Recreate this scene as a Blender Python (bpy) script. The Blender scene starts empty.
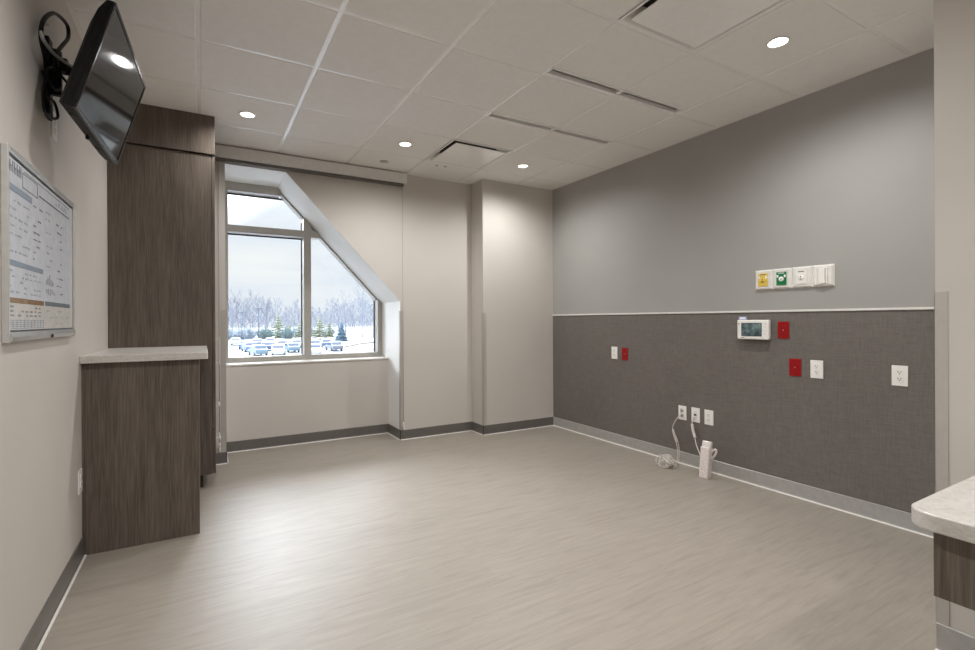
import bpy, bmesh, math, random
from mathutils import Vector, Matrix

S = bpy.context.scene
COL = S.collection
PI = math.pi
H = 2.7465                      # ceiling height
XL, XR = -0.553, 3.552           # left wall, right (head) wall
YB = 4.77                       # back wall plane
TILE = 0.6096

# ------------------------------------------------------------------ helpers
def lin(c):
    return tuple((v / 12.92 if v <= 0.04045 else ((v + 0.055) / 1.055) ** 2.4) for v in (x / 255 for x in c))

class MB:
    """collects shapes into one mesh"""
    def __init__(self):
        self.bm = bmesh.new()
    def _mi(self, faces, mi):
        for f in faces:
            f.material_index = mi
    def box(self, x0, x1, y0, y1, z0, z1, bev=0.0, mi=0, seg=2):
        t = bmesh.new()
        vs = [t.verts.new((x, y, z)) for x in (x0, x1) for y in (y0, y1) for z in (z0, z1)]
        for q in ((0, 1, 3, 2), (4, 6, 7, 5), (0, 4, 5, 1), (2, 3, 7, 6), (0, 2, 6, 4), (1, 5, 7, 3)):
            t.faces.new([vs[i] for i in q])
        bmesh.ops.recalc_face_normals(t, faces=t.faces[:])
        if bev > 0:
            bmesh.ops.bevel(t, geom=t.edges[:], offset=bev, segments=seg, profile=0.5, affect='EDGES')
        self._merge(t, mi)
        return self
    def _merge(self, t, mi):
        me = bpy.data.meshes.new('tmp')
        for f in t.faces:
            f.material_index = mi
        t.to_mesh(me); t.free()
        self.bm.from_mesh(me)
        bpy.data.meshes.remove(me)
    def prism(self, pts, axis, a, b, bev=0.0, mi=0, only=None):
        """pts: 2D outline in the two remaining axes (in xyz order), extruded along axis from a to b"""
        def P(u, v, w):
            return ((w, u, v), (u, w, v), (u, v, w))[axis]
        t = bmesh.new()
        A = [t.verts.new(P(u, v, a)) for u, v in pts]
        B = [t.verts.new(P(u, v, b)) for u, v in pts]
        n = len(pts)
        t.faces.new(A); t.faces.new(B[::-1])
        for i in range(n):
            t.faces.new((A[i], B[i], B[(i + 1) % n], A[(i + 1) % n]))
        bmesh.ops.recalc_face_normals(t, faces=t.faces[:])
        if bev > 0:
            bmesh.ops.bevel(t, geom=t.edges[:], offset=bev, segments=2, profile=0.5, affect='EDGES')
        self._merge(t, mi)
        return self
    def cyl(self, p0, p1, r0, r1=None, n=20, mi=0, caps=True):
        r1 = r0 if r1 is None else r1
        p0, p1 = Vector(p0), Vector(p1)
        d = (p1 - p0).normalized()
        u = d.orthogonal().normalized(); v = d.cross(u)
        t = bmesh.new()
        A = [t.verts.new(p0 + (u * math.cos(2 * PI * i / n) + v * math.sin(2 * PI * i / n)) * r0) for i in range(n)]
        B = [t.verts.new(p1 + (u * math.cos(2 * PI * i / n) + v * math.sin(2 * PI * i / n)) * r1) for i in range(n)]
        for i in range(n):
            f = t.faces.new((A[i], A[(i + 1) % n], B[(i + 1) % n], B[i])); f.smooth = True
        if caps:
            t.faces.new(A[::-1]); t.faces.new(B)
        bmesh.ops.recalc_face_normals(t, faces=t.faces[:])
        self._merge(t, mi)
        return self
    def lathe(self, prof, o, n=32, mi=0, axis='z'):
        """prof: (radius, height) list turned round an axis through o"""
        o = Vector(o)
        t = bmesh.new()
        def pt(r, h, a):
            c, s = r * math.cos(a), r * math.sin(a)
            return o + (Vector((c, s, h)) if axis == 'z' else Vector((c, h, s)) if axis == 'y' else Vector((h, c, s)))
        rings = []
        for r, h in prof:
            if r < 1e-6:
                rings.append([t.verts.new(pt(0, h, 0))])
            else:
                rings.append([t.verts.new(pt(r, h, 2 * PI * i / n)) for i in range(n)])
        for A, B in zip(rings, rings[1:]):
            for i in range(n):
                j = (i + 1) % n
                if len(A) == 1 and len(B) == 1:
                    continue
                if len(A) == 1:
                    f = t.faces.new((A[0], B[i], B[j]))
                elif len(B) == 1:
                    f = t.faces.new((A[i], B[0], A[j]))
                else:
                    f = t.faces.new((A[i], B[i], B[j], A[j]))
                f.smooth = True
        bmesh.ops.recalc_face_normals(t, faces=t.faces[:])
        self._merge(t, mi)
        return self
    def tube(self, pts, r, n=8, mi=0, smooth_n=6):
        P = spline(pts, smooth_n)
        t = bmesh.new()
        rings = []
        up = None
        for i, p in enumerate(P):
            d = (P[min(i + 1, len(P) - 1)] - P[max(i - 1, 0)]).normalized()
            if up is None:
                up = d.orthogonal().normalized()
            up = (up - d * up.dot(d))
            up = up.normalized() if up.length > 1e-6 else d.orthogonal().normalized()
            w = d.cross(up)
            rings.append([t.verts.new(p + (up * math.cos(2 * PI * k / n) + w * math.sin(2 * PI * k / n)) * r) for k in range(n)])
        for A, B in zip(rings, rings[1:]):
            for k in range(n):
                f = t.faces.new((A[k], A[(k + 1) % n], B[(k + 1) % n], B[k])); f.smooth = True
        t.faces.new(rings[0][::-1]); t.faces.new(rings[-1])
        bmesh.ops.recalc_face_normals(t, faces=t.faces[:])
        self._merge(t, mi)
        return self
    def build(self, name, mats, parent=None, smooth=False):
        me = bpy.data.meshes.new(name)
        if smooth:
            for f in self.bm.faces:
                f.smooth = True
        self.bm.to_mesh(me); self.bm.free()
        return link(name, me, mats, parent)

def spline(pts, n):
    pts = [Vector(p) for p in pts]
    if n <= 1 or len(pts) < 3:
        return pts
    out = []
    for i in range(len(pts) - 1):
        p0 = pts[max(i - 1, 0)]; p1 = pts[i]; p2 = pts[i + 1]; p3 = pts[min(i + 2, len(pts) - 1)]
        for k in range(n):
            t = k / n
            out.append(0.5 * ((2 * p1) + (p2 - p0) * t + (2 * p0 - 5 * p1 + 4 * p2 - p3) * t * t + (3 * p1 - p0 - 3 * p2 + p3) * t ** 3))
    out.append(pts[-1])
    return out

def link(name, me, mats, parent=None):
    o = bpy.data.objects.new(name, me)
    for m in (mats if isinstance(mats, (list, tuple)) else [mats]):
        me.materials.append(m)
    COL.objects.link(o)
    o.parent = parent
    return o

def tag(o, label=None, cat=None, group=None, kind=None):
    if label: o['label'] = label
    if cat: o['category'] = cat
    if group: o['group'] = group
    if kind: o['kind'] = kind
    return o

def thing(name, label, cat, loc=(0, 0, 0), rz=0.0, group=None):
    o = bpy.data.objects.new(name, None)
    COL.objects.link(o)
    o.empty_display_size = 0.05
    o.location = loc; o.rotation_euler = (0, 0, rz)
    return tag(o, label, cat, group)

def struct(name, mb, mats, parent=None, label=None):
    o = mb.build(name, mats, parent)
    o['kind'] = 'structure'
    if label: o['label'] = label
    return o

def kids(o):
    return [c for c in list(o.children)]

def dup(root, loc, rz=None, label=None, group=None, scale=None):
    r = root.copy(); COL.objects.link(r); r.location = loc
    if rz is not None: r.rotation_euler = (0, 0, rz)
    if scale is not None: r.scale = (scale,) * 3
    if label: r['label'] = label
    if group: r['group'] = group
    for ch in kids(root):
        c = ch.copy(); COL.objects.link(c); c.parent = r
        for g in kids(ch):
            d = g.copy(); COL.objects.link(d); d.parent = c
    return r

# ------------------------------------------------------------------ materials
def new_mat(name):
    m = bpy.data.materials.new(name)
    m.use_nodes = True
    nt = m.node_tree
    return m, nt, nt.nodes['Principled BSDF']

def mapping(nt, scale=(1, 1, 1), coord='Object', rot=(0, 0, 0)):
    tc = nt.nodes.new('ShaderNodeTexCoord')
    mp = nt.nodes.new('ShaderNodeMapping')
    mp.inputs['Scale'].default_value = scale
    mp.inputs['Rotation'].default_value = rot
    nt.links.new(tc.outputs[coord], mp.inputs['Vector'])
    return mp.outputs['Vector']

def noise(nt, vec, scale=5, detail=3, rough=0.5, dist=0.0):
    n = nt.nodes.new('ShaderNodeTexNoise')
    n.inputs['Scale'].default_value = scale
    n.inputs['Detail'].default_value = detail
    n.inputs['Roughness'].default_value = rough
    n.inputs['Distortion'].default_value = dist
    nt.links.new(vec, n.inputs['Vector'])
    return n.outputs['Fac']

def ramp(nt, fac, stops):
    r = nt.nodes.new('ShaderNodeValToRGB')
    el = r.color_ramp.elements
    while len(el) < len(stops): el.new(0.5)
    for e, (p, c) in zip(el, stops):
        e.position = p; e.color = (*lin(c), 1)
    nt.links.new(fac, r.inputs['Fac'])
    return r.outputs['Color']

def mixc(nt, fac, a, b, mode='MIX'):
    m = nt.nodes.new('ShaderNodeMix'); m.data_type = 'RGBA'; m.blend_type = mode
    if isinstance(fac, float): m.inputs[0].default_value = fac
    else: nt.links.new(fac, m.inputs[0])
    for s, v in ((m.inputs[6], a), (m.inputs[7], b)):
        if isinstance(v, tuple): s.default_value = (*lin(v), 1)
        else: nt.links.new(v, s)
    return m.outputs[2]

def math_n(nt, op, a, b=None):
    m = nt.nodes.new('ShaderNodeMath'); m.operation = op
    for i, v in enumerate((a, b)):
        if v is None: continue
        if isinstance(v, (int, float)): m.inputs[i].default_value = v
        else: nt.links.new(v, m.inputs[i])
    return m.outputs[0]

def bump(nt, p, h, strength=0.1, dist=0.001):
    b = nt.nodes.new('ShaderNodeBump')
    b.inputs['Strength'].default_value = strength
    b.inputs['Distance'].default_value = dist
    nt.links.new(h, b.inputs['Height'])
    nt.links.new(b.outputs['Normal'], p.inputs['Normal'])

def plain(name, c, rough=0.5, metal=0.0, var=0.04, spec=0.5, scale=30, bmp=0.0):
    m, nt, p = new_mat(name)
    v = mapping(nt)
    f = noise(nt, v, scale, 3)
    lo = tuple(max(0, x * (1 - var)) for x in c); hi = tuple(min(255, x * (1 + var)) for x in c)
    nt.links.new(ramp(nt, f, [(0.3, lo), (0.7, hi)]), p.inputs['Base Color'])
    p.inputs['Roughness'].default_value = rough
    p.inputs['Metallic'].default_value = metal
    p.inputs['Specular IOR Level'].default_value = spec
    if bmp: bump(nt, p, f, bmp)
    return m

def paint(name, c, rough=0.6):
    m, nt, p = new_mat(name)
    v = mapping(nt)
    f = noise(nt, v, 2.0, 2)
    lo = tuple(x * 0.99 for x in c); hi = tuple(min(255, x * 1.01) for x in c)
    nt.links.new(ramp(nt, f, [(0.3, lo), (0.7, hi)]), p.inputs['Base Color'])
    p.inputs['Roughness'].default_value = rough
    p.inputs['Specular IOR Level'].default_value = 0.35
    bump(nt, p, noise(nt, v, 260, 2), 0.05, 0.0006)
    return m

def wood(name, dark, mid, light):
    """dark stained laminate with vertical grain"""
    m, nt, p = new_mat(name)
    v = mapping(nt, (1, 1, 0.035))
    fine = noise(nt, v, 150, 4, 0.62, 0.2)
    v2 = mapping(nt, (1, 1, 0.12))
    broad = noise(nt, v2, 9, 3, 0.5, 1.2)
    c1 = ramp(nt, fine, [(0.3, dark), (0.5, mid), (0.72, light)])
    c2 = ramp(nt, broad, [(0.3, dark), (0.6, light)])
    nt.links.new(mixc(nt, 0.28, c1, c2), p.inputs['Base Color'])
    p.inputs['Roughness'].default_value = 0.45
    p.inputs['Specular IOR Level'].default_value = 0.4
    bump(nt, p, fine, 0.08, 0.0005)
    return m

def quartz(name):
    m, nt, p = new_mat(name)
    v = mapping(nt, (0.5, 1.6, 2.5), rot=(0, 0, 0.25))
    a = noise(nt, v, 9, 6, 0.65, 1.4)
    b = noise(nt, mapping(nt, (1, 1, 3)), 70, 4, 0.6)
    c1 = ramp(nt, a, [(0.28, (176, 168, 158)), (0.45, (190, 185, 179)), (0.7, (206, 202, 197))])
    c2 = ramp(nt, b, [(0.3, (170, 162, 152)), (0.6, (222, 218, 212))])
    nt.links.new(mixc(nt, 0.35, c1, c2), p.inputs['Base Color'])
    p.inputs['Roughness'].default_value = 0.3
    return m

def floor_mat(name):
    m, nt, p = new_mat(name)
    tc = nt.nodes.new('ShaderNodeTexCoord')
    br = nt.nodes.new('ShaderNodeTexBrick')
    br.inputs['Scale'].default_value = 1.0
    br.inputs['Brick Width'].default_value = 1.22
    br.inputs['Row Height'].default_value = 0.178
    br.inputs['Mortar Size'].default_value = 0.0007
    br.inputs['Mortar Smooth'].default_value = 0.2
    br.offset = 0.37
    br.inputs['Color1'].default_value = (*lin((151, 142, 131)), 1)
    br.inputs['Color2'].default_value = (*lin((158, 149, 138)), 1)
    br.inputs['Mortar'].default_value = (*lin((138, 129, 119)), 1)
    nt.links.new(tc.outputs['Object'], br.inputs['Vector'])
    g = noise(nt, mapping(nt, (1.1, 13, 1)), 3.0, 6, 0.66, 0.9)
    g2 = noise(nt, mapping(nt, (2.2, 60, 1)), 3.0, 4, 0.6, 0.3)
    grain = ramp(nt, g, [(0.3, (116, 107, 97)), (0.5, (156, 147, 136)), (0.72, (178, 169, 158))])
    grain2 = ramp(nt, g2, [(0.3, (136, 127, 116)), (0.7, (166, 157, 146))])
    c = mixc(nt, 0.5, grain, grain2)
    nt.links.new(mixc(nt, 0.6, br.outputs['Color'], c), p.inputs['Base Color'])
    p.inputs['Specular IOR Level'].default_value = 0.62
    r = nt.nodes.new('ShaderNodeMapRange')
    r.inputs['To Min'].default_value = 0.38; r.inputs['To Max'].default_value = 0.50
    nt.links.new(g2, r.inputs['Value'])
    nt.links.new(r.outputs['Result'], p.inputs['Roughness'])
    bump(nt, p, g2, 0.06, 0.0008)
    return m

def textile(name):
    """woven wallcovering: fine crossing threads"""
    m, nt, p = new_mat(name)
    h = noise(nt, mapping(nt, (1, 14, 260)), 1.0, 4, 0.7)
    v = noise(nt, mapping(nt, (1, 260, 14)), 1.0, 4, 0.7)
    b = noise(nt, mapping(nt, (1, 1, 1)), 3, 2)
    ch = ramp(nt, h, [(0.32, (91, 86, 82)), (0.7, (130, 124, 118))])
    cv = ramp(nt, v, [(0.32, (89, 84, 80)), (0.7, (128, 122, 116))])
    c = mixc(nt, 0.5, ch, cv)
    c = mixc(nt, 0.12, c, ramp(nt, b, [(0.3, (90, 85, 80)), (0.7, (114, 109, 103))]))
    nt.links.new(c, p.inputs['Base Color'])
    p.inputs['Roughness'].default_value = 0.62
    p.inputs['Specular IOR Level'].default_value = 0.35
    s = math_n(nt, 'ADD', h, v)
    bump(nt, p, s, 0.25, 0.0008)
    return m

def ceiling_mat(name):
    m, nt, p = new_mat(name)
    f = noise(nt, mapping(nt, (1, 1, 1)), 160, 4, 0.7)
    g = noise(nt, mapping(nt, (1, 1, 1)), 25, 3, 0.6)
    c = mixc(nt, 0.5, ramp(nt, f, [(0.3, (222, 219, 215)), (0.7, (240, 237, 233))]), ramp(nt, g, [(0.3, (227, 224, 220)), (0.7, (235, 232, 228))]))
    nt.links.new(c, p.inputs['Base Color'])
    p.inputs['Roughness'].default_value = 0.9
    p.inputs['Specular IOR Level'].default_value = 0.1
    bump(nt, p, f, 0.3, 0.001)
    return m

def emit(name, c, s):
    m, nt, p = new_mat(name)
    p.inputs['Base Color'].default_value = (*lin(c), 1)
    p.inputs['Emission Color'].default_value = (*lin(c), 1)
    p.inputs['Emission Strength'].default_value = s
    return m

def pane_glass(name):
    m = bpy.data.materials.new(name); m.use_nodes = True
    nt = m.node_tree; nt.nodes.clear()
    out = nt.nodes.new('ShaderNodeOutputMaterial')
    tr = nt.nodes.new('ShaderNodeBsdfTransparent'); tr.inputs['Color'].default_value = (0.94, 0.965, 0.97, 1)
    gl = nt.nodes.new('ShaderNodeBsdfGlossy'); gl.inputs['Roughness'].default_value = 0.02
    fr = nt.nodes.new('ShaderNodeFresnel'); fr.inputs['IOR'].default_value = 1.45
    mx = nt.nodes.new('ShaderNodeMixShader')
    nt.links.new(fr.outputs[0], mx.inputs[0]); nt.links.new(tr.outputs[0], mx.inputs[1]); nt.links.new(gl.outputs[0], mx.inputs[2])
    nt.links.new(mx.outputs[0], out.inputs['Surface'])
    return m

M = dict(
    wall=paint('warm_grey_paint', (199, 193, 186)),
    white_paint=paint('white_reveal_paint', (240, 240, 239)),
    accent=paint('grey_accent_paint', (161, 159, 155), 0.45),
    textile=textile('woven_wallcovering'),
    floor=floor_mat('vinyl_plank'),
    tile=ceiling_mat('ceiling_tile'),
    grid=plain('white_grid_metal', (240, 238, 235), 0.25, var=0.01, spec=0.8),
    base=plain('dark_rubber_base', (100, 96, 92), 0.3, var=0.03, spec=0.7),
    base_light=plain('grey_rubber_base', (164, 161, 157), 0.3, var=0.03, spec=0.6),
    caulk=plain('pale_floor_edge', (224, 220, 214), 0.4, var=0.02),
    guard=plain('grey_vinyl_guard', (178, 172, 165), 0.4, var=0.015),
    rail=plain('brushed_trim', (222, 219, 214), 0.35, var=0.015),
    wood=wood('dark_laminate', (68, 60, 53), (92, 82, 74), (118, 107, 97)),
    wood_dark=plain('dark_carcass', (46, 40, 35), 0.7),
    quartz=quartz('quartz_worktop'),
    alu=plain('window_aluminium', (172, 168, 161), 0.4, 0.0, var=0.02),
    sill=plain('white_sill', (226, 222, 216), 0.35, var=0.02),
    gasket=plain('dark_gasket', (54, 56, 60), 0.5),
    glass=pane_glass('window_glass'),
    valance=plain('valance_fabric', (222, 220, 217), 0.6, var=0.02),
    shade=plain('rolled_shade_cloth', (104, 100, 95), 0.7, var=0.03),
    steel=plain('satin_steel', (222, 220, 216), 0.32, 0.6, var=0.02),
    black=plain('black_plastic', (11, 11, 11), 0.5, var=0.08, spec=0.2),
    black_gloss=plain('black_gloss_plastic', (12, 12, 12), 0.25, var=0.05, spec=0.3),
    screen=plain('tv_glass', (6, 6, 7), 0.07, var=0.02, spec=0.35),
    board_frame=plain('anodised_frame', (222, 222, 221), 0.3, 0.8, var=0.02),
    white=plain('white_plastic', (238, 236, 231), 0.3, var=0.01),
    offwhite=plain('ivory_plastic', (226, 223, 218), 0.38, var=0.02),
    red=plain('red_plastic', (150, 6, 14), 0.32, var=0.06),
    dark_red=plain('dark_red_plastic', (120, 6, 10), 0.4, var=0.05),
    slot=plain('slot_black', (28, 26, 25), 0.6),
    grey_slot=plain('slot_grey', (120, 116, 112), 0.6),
    yellow=plain('yellow_plate', (222, 190, 84), 0.35, var=0.04),
    green=plain('green_plate', (16, 120, 66), 0.35, var=0.05),
    blue=plain('blue_tag', (150, 160, 205), 0.5, var=0.06),
    lens=emit('lamp_lens', (255, 250, 240), 14.0),
    duct=plain('dark_duct', (92, 88, 84), 0.7),
    cord=plain('white_cord', (212, 204, 196), 0.5, var=0.03),
    grey_cord=plain('grey_cord', (150, 148, 145), 0.45, var=0.03),
    poly=plain('clear_wrap', (222, 216, 211), 0.25, var=0.06),
)

# ------------------------------------------------------------------ camera
cam = bpy.data.cameras.new('camera')
camo = bpy.data.objects.new('camera', cam)
COL.objects.link(camo)
S.camera = camo
F_PX, YAW, ROLL = 486.4, 0.5227, -0.0051
cam.sensor_fit = 'HORIZONTAL'
cam.sensor_width = 36.0
cam.lens = F_PX * 36.0 / 975
cam.shift_x = (487.5 - 482.5) / 975
cam.shift_y = (320.3 - 325.0) / 975
cam.clip_start = 0.02; cam.clip_end = 2000
camo.location = (0, 0, 1.229)
camo.rotation_mode = 'QUATERNION'
camo.rotation_quaternion = (Matrix.Rotation(-YAW, 3, 'Z') @ Matrix.Rotation(PI / 2, 3, 'X') @ Matrix.Rotation(ROLL, 3, 'Z')).to_quaternion()

# ------------------------------------------------------------------ room shell
YN = -2.7                       # wall behind the camera
struct('floor', MB().box(XL - 0.15, 3.75, YN - 0.15, 5.16, -0.12, 0), M['floor'], label='pale taupe wood-look vinyl plank floor')
struct('wall_left', MB().box(XL - 0.15, XL, YN, 5.5, 0, 2.95), M['wall'], label='warm grey painted wall behind the television and whiteboard')
PX, PY = 2.36, 0.726             # near pier: its face and its far end
struct('wall_right', MB().box(XR, XR + 0.15, PY, 5.5, 0, 2.95), M['accent'], label='wide dark grey accent wall')
ws = MB().box(XR - 0.004, XR + 0.002, PY, 4.512, 0.02, 1.281)
struct('wall_right_panel', ws, M['textile'], bpy.data.objects['wall_right'], label='dark brown woven wallcovering below the rail')
struct('wall_pier', MB().box(PX, XR + 0.15, YN, PY, 0, 2.95), M['wall'], label='warm grey wall end at the right edge')
struct('wall_near', MB().box(XL - 0.15, PX, YN - 0.15, YN, 0, 2.95), M['wall'])
# back wall with the chamfered window recess
bw = MB()
bw.prism([(XL - 0.15, 0), (0.175, 0), (0.175, 2.6), (0.672, 2.6), (1.769, 1.432), (1.769, 0), (2.62, 0), (2.62, 2.95), (XL - 0.15, 2.95)], 1, YB, 5.56)
bwo = struct('wall_back', bw, [M['wall'], M['white_paint']], label='warm grey back wall around the chamfered window recess')
for f in bwo.data.polygons:
    c = f.center
    if 0.1 < c.x < 1.8 and 4.9 < c.y < 5.55 and c.z < 2.7:
        f.material_index = 1
struct('wall_under_window', MB().box(0.175, 1.769, 5.15, 5.56, 0, 0.81), M['wall'], label='warm grey wall below the window sill')
struct('wall_column', MB().box(2.608, XR + 0.15, 4.512, 5.52, 0, 2.95), M['wall'], label='warm grey boxed-out column in the far right corner')

# base boards (with a pale floor bead)
def baseboard(name, p0, p1, nrm, label=None, h=0.1, mat='base'):
    p0, p1, nrm = Vector((*p0, 0)), Vector((*p1, 0)), Vector((*nrm, 0))
    m = MB()
    t = bmesh.new()
    prof = [(0, 0), (0.012, 0), (0.0075, 0.008), (0.006, 0.02), (0.006, h - 0.003), (0.003, h), (0, h)]
    A = [t.verts.new(p0 + nrm * a + Vector((0, 0, z))) for a, z in prof]
    B = [t.verts.new(p1 + nrm * a + Vector((0, 0, z))) for a, z in prof]
    for i in range(len(prof)):
        j = (i + 1) % len(prof)
        t.faces.new((A[i], B[i], B[j], A[j]))
    t.faces.new(A); t.faces.new(B[::-1])
    bmesh.ops.recalc_face_normals(t, faces=t.faces[:])
    m._merge(t, 0)
    o = struct(name, m, M[mat], label=label)
    c = MB()
    t = bmesh.new()
    prof = [(0.011, 0), (0.02, 0), (0.018, 0.004), (0.011, 0.006)]
    A = [t.verts.new(p0 + nrm * a + Vector((0, 0, z))) for a, z in prof]
    B = [t.verts.new(p1 + nrm * a + Vector((0, 0, z))) for a, z in prof]
    for i in range(4):
        j = (i + 1) % 4
        t.faces.new((A[i], B[i], B[j], A[j]))
    t.faces.new(A); t.faces.new(B[::-1])
    bmesh.ops.recalc_face_normals(t, faces=t.faces[:])
    c._merge(t, 0)
    struct('trim_floor_bead', c, M['caulk'], o)
    return o
baseboard('baseboard_left', (XL, YN), (XL, 3.27), (1, 0), 'dark grey base along the left wall')
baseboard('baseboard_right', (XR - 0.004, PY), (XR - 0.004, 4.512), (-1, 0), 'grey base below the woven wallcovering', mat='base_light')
baseboard('baseboard_column', (2.602, 4.512), (XR - 0.004, 4.512), (0, -1), 'dark grey base in front of the boxed-out column')
baseboard('baseboard_column_side', (2.608, 4.506), (2.608, YB), (-1, 0), 'short dark grey base on the side of the column')
baseboard('baseboard_back', (1.763, YB), (2.608, YB), (0, -1), 'dark grey base between the recess and the column')
baseboard('baseboard_recess', (1.769, 4.764), (1.769, 5.15), (-1, 0), 'short dark grey base inside the recess')
baseboard('baseboard_window', (0.175, 5.15), (1.769, 5.15), (0, -1), 'dark grey base below the window')
baseboard('baseboard_recess_left', (0.175, 5.15), (0.175, 4.764), (1, 0))
baseboard('baseboard_back_left', (0.09, YB), (0.181, YB), (0, -1), 'short dark grey base between the wardrobe and the window recess')
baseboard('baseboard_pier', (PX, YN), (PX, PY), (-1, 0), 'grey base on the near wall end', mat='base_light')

# corner guards and rail
def guard(name, x, y, sx, sy, z0, z1, label):
    """angle on the outside corner (x, y); its two flanges run along sx (in x) and sy (in y)"""
    t, w = 0.0025, 0.036
    m = MB()
    m.box(min(x - sx * t, x + sx * w), max(x - sx * t, x + sx * w), min(y, y - sy * t), max(y, y - sy * t), z0, z1, 0.0008)
    m.box(min(x, x - sx * t), max(x, x - sx * t), min(y - sy * t, y + sy * w), max(y - sy * t, y + sy * w), z0, z1, 0.0008)
    return struct(name, m, M['guard'], label=label)
guard('trim_1', 2.608, 4.512, 1, 1, 0.101, 1.31, 'grey corner guard on the boxed-out column')
guard('trim_2', 1.769, YB, 1, 1, 0.101, 1.33, 'grey corner guard on the right corner of the window recess')
guard('trim_3', 0.175, YB, -1, 1, 0.101, 1.33, 'grey corner guard on the left corner of the window recess')
guard('trim_4', PX, PY, 1, -1, 0.1, 1.325, 'tall grey corner guard on the near wall end')
struct('trim_5', MB().box(XR - 0.012, XR, PY, 4.512, 1.277, 1.291, 0.002), M['rail'], label='thin white rail between grey paint and woven wallcovering')

# ------------------------------------------------------------------ ceiling
GX = lambda i: (i - 0.0213) * TILE
GY = lambda j: (j + 2.9474) * TILE
cx_lo, cx_hi, cy_lo, cy_hi = XL, XR, YN, 4.80
LIGHT_CELLS = {(4, 3), (2, 3), (0, 3), (4, -1), (2, -1), (0, -1), (2, -5), (0, -5)}
DIFF_CELLS = {(3, 3), (3, -1)}
R_HOLE = 0.048
tiles = MB(); grid = MB()
tee = 0.012
def hole_tile(x0, x1, y0, y1, z, cx, cy, r, n=32):
    t = bmesh.new()
    inner, outer, up = [], [], []
    for k in range(n):
        a = 2 * PI * k / n
        c, s = math.cos(a), math.sin(a)
        inner.append(t.verts.new((cx + r * c, cy + r * s, z)))
        up.append(t.verts.new((cx + r * c, cy + r * s, z + 0.02)))
        q = min((x1 - cx) / abs(c) if abs(c) > 1e-6 else 9, (y1 - cy) / abs(s) if abs(s) > 1e-6 else 9)
        outer.append(t.verts.new((cx + q * c, cy + q * s, z)))
    for k in range(n):
        j = (k + 1) % n
        t.faces.new((inner[k], inner[j], outer[j], outer[k]))
        t.faces.new((inner[k], up[k], up[j], inner[j]))
    # rim of the tile up to the grid
    for k in range(n):
        j = (k + 1) % n
        a, b = outer[k].co, outer[j].co
        t.faces.new((outer[k], outer[j], t.verts.new((b.x, b.y, z + 0.012)), t.verts.new((a.x, a.y, z + 0.012))))
    tiles._merge(t, 0)
def slot_of(i, j):
    return (i in (3, 4)) and j in (1, 2)
for i in range(-1, 6):
    for j in range(-8, 5):
        x0, x1, y0, y1 = GX(i), GX(i + 1), GY(j), GY(j + 1)
        X0, X1, Y0, Y1 = max(x0, cx_lo), min(x1, cx_hi), max(y0, cy_lo), min(y1, cy_hi)
        if X1 - X0 < 0.03 or Y1 - Y0 < 0.03 or (i, j) in DIFF_CELLS:
            continue
        g = tee
        a0 = X0 + (g if X0 == x0 else 0.004); a1 = X1 - (g if X1 == x1 else 0.004)
        b0 = Y0 + (g if Y0 == y0 else 0.004); b1 = Y1 - (g if Y1 == y1 else 0.004)
        zt = H - 0.003
        if i in (3, 4) and j == 2: b0 += 0.085
        if i in (3, 4) and j == 0: b1 -= 0.085
        if (i, j) in LIGHT_CELLS:
            hole_tile(a0, a1, b0, b1, zt, (x0 + x1) / 2, (y0 + y1) / 2, R_HOLE)
        else:
            tiles.box(a0, a1, b0, b1, zt, H + 0.012, 0.002, seg=1)
ceil_o = struct('ceiling', tiles, M['tile'], label='white suspended ceiling of square fine-textured tiles')
for i in range(0, 6):
    grid.box(GX(i) - tee, GX(i) + tee, cy_lo, cy_hi, H, H + 0.03)
for j in range(-7, 5):
    for i in range(-1, 6):
        a, b = max(GX(i), cx_lo), min(GX(i + 1), cx_hi)
        grid.box(a + (tee if i >= 0 else 0), b - (tee if i < 5 else 0), GY(j) - tee, GY(j) + tee, H, H + 0.03)
w = 0.022
grid.box(cx_lo, cx_lo + w, cy_lo, cy_hi, H - 0.004, H + 0.02)
grid.box(cx_hi - w, cx_hi, PY, 4.512, H - 0.004, H + 0.02)
grid.box(2.6, cx_hi, 4.512 - w, 4.512, H - 0.004, H + 0.02)
grid.box(2.608 - w, 2.608, 4.512, YB, H - 0.004, H + 0.02)
grid.box(cx_lo, 2.608, YB - w, YB, H - 0.004, H + 0.02)
struct('ceiling_grid', grid, M['grid'], ceil_o, 'white metal tees of the ceiling grid')
struct('ceiling_slab', MB().box(XL - 0.15, 3.75, YN - 0.15, 5.5, H + 0.16, H + 0.25), M['wall'], ceil_o)

# downlights -----------------------------------------------------------
def downlight_meshes():
    t = thing('recessed_downlight', 'x', 'downlight', (0, 0, 0), 0, None)
    m = MB().lathe([(0.0476, -0.006), (0.0548, -0.0065), (0.0561, -0.0085), (0.0540, -0.0105), (0.0480, -0.01), (0.0467, -0.004), (0.0467, 0.006)], (0, 0, 0), 40)
    m.build('trim_ring', M['grid'], t, True)
    m = MB().lathe([(0.0464, 0.006), (0.0394, 0.022), (0.0330, 0.03)], (0, 0, 0), 40)
    m.build('reflector', M['rail'], t, True)
    m = MB().lathe([(0.0, 0.012), (0.0171, 0.0125), (0.0309, 0.018), (0.0326, 0.0295), (0.0, 0.03)], (0, 0, 0), 40)
    m.build('lens', M['lens'], t, True)
    m = MB().lathe([(0.0, 0.09), (0.0446, 0.09), (0.0463, 0.034), (0.0, 0.032)], (0, 0, 0), 24)
    m.build('housing', M['duct'], t, True)
    return t
proto = None
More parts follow.
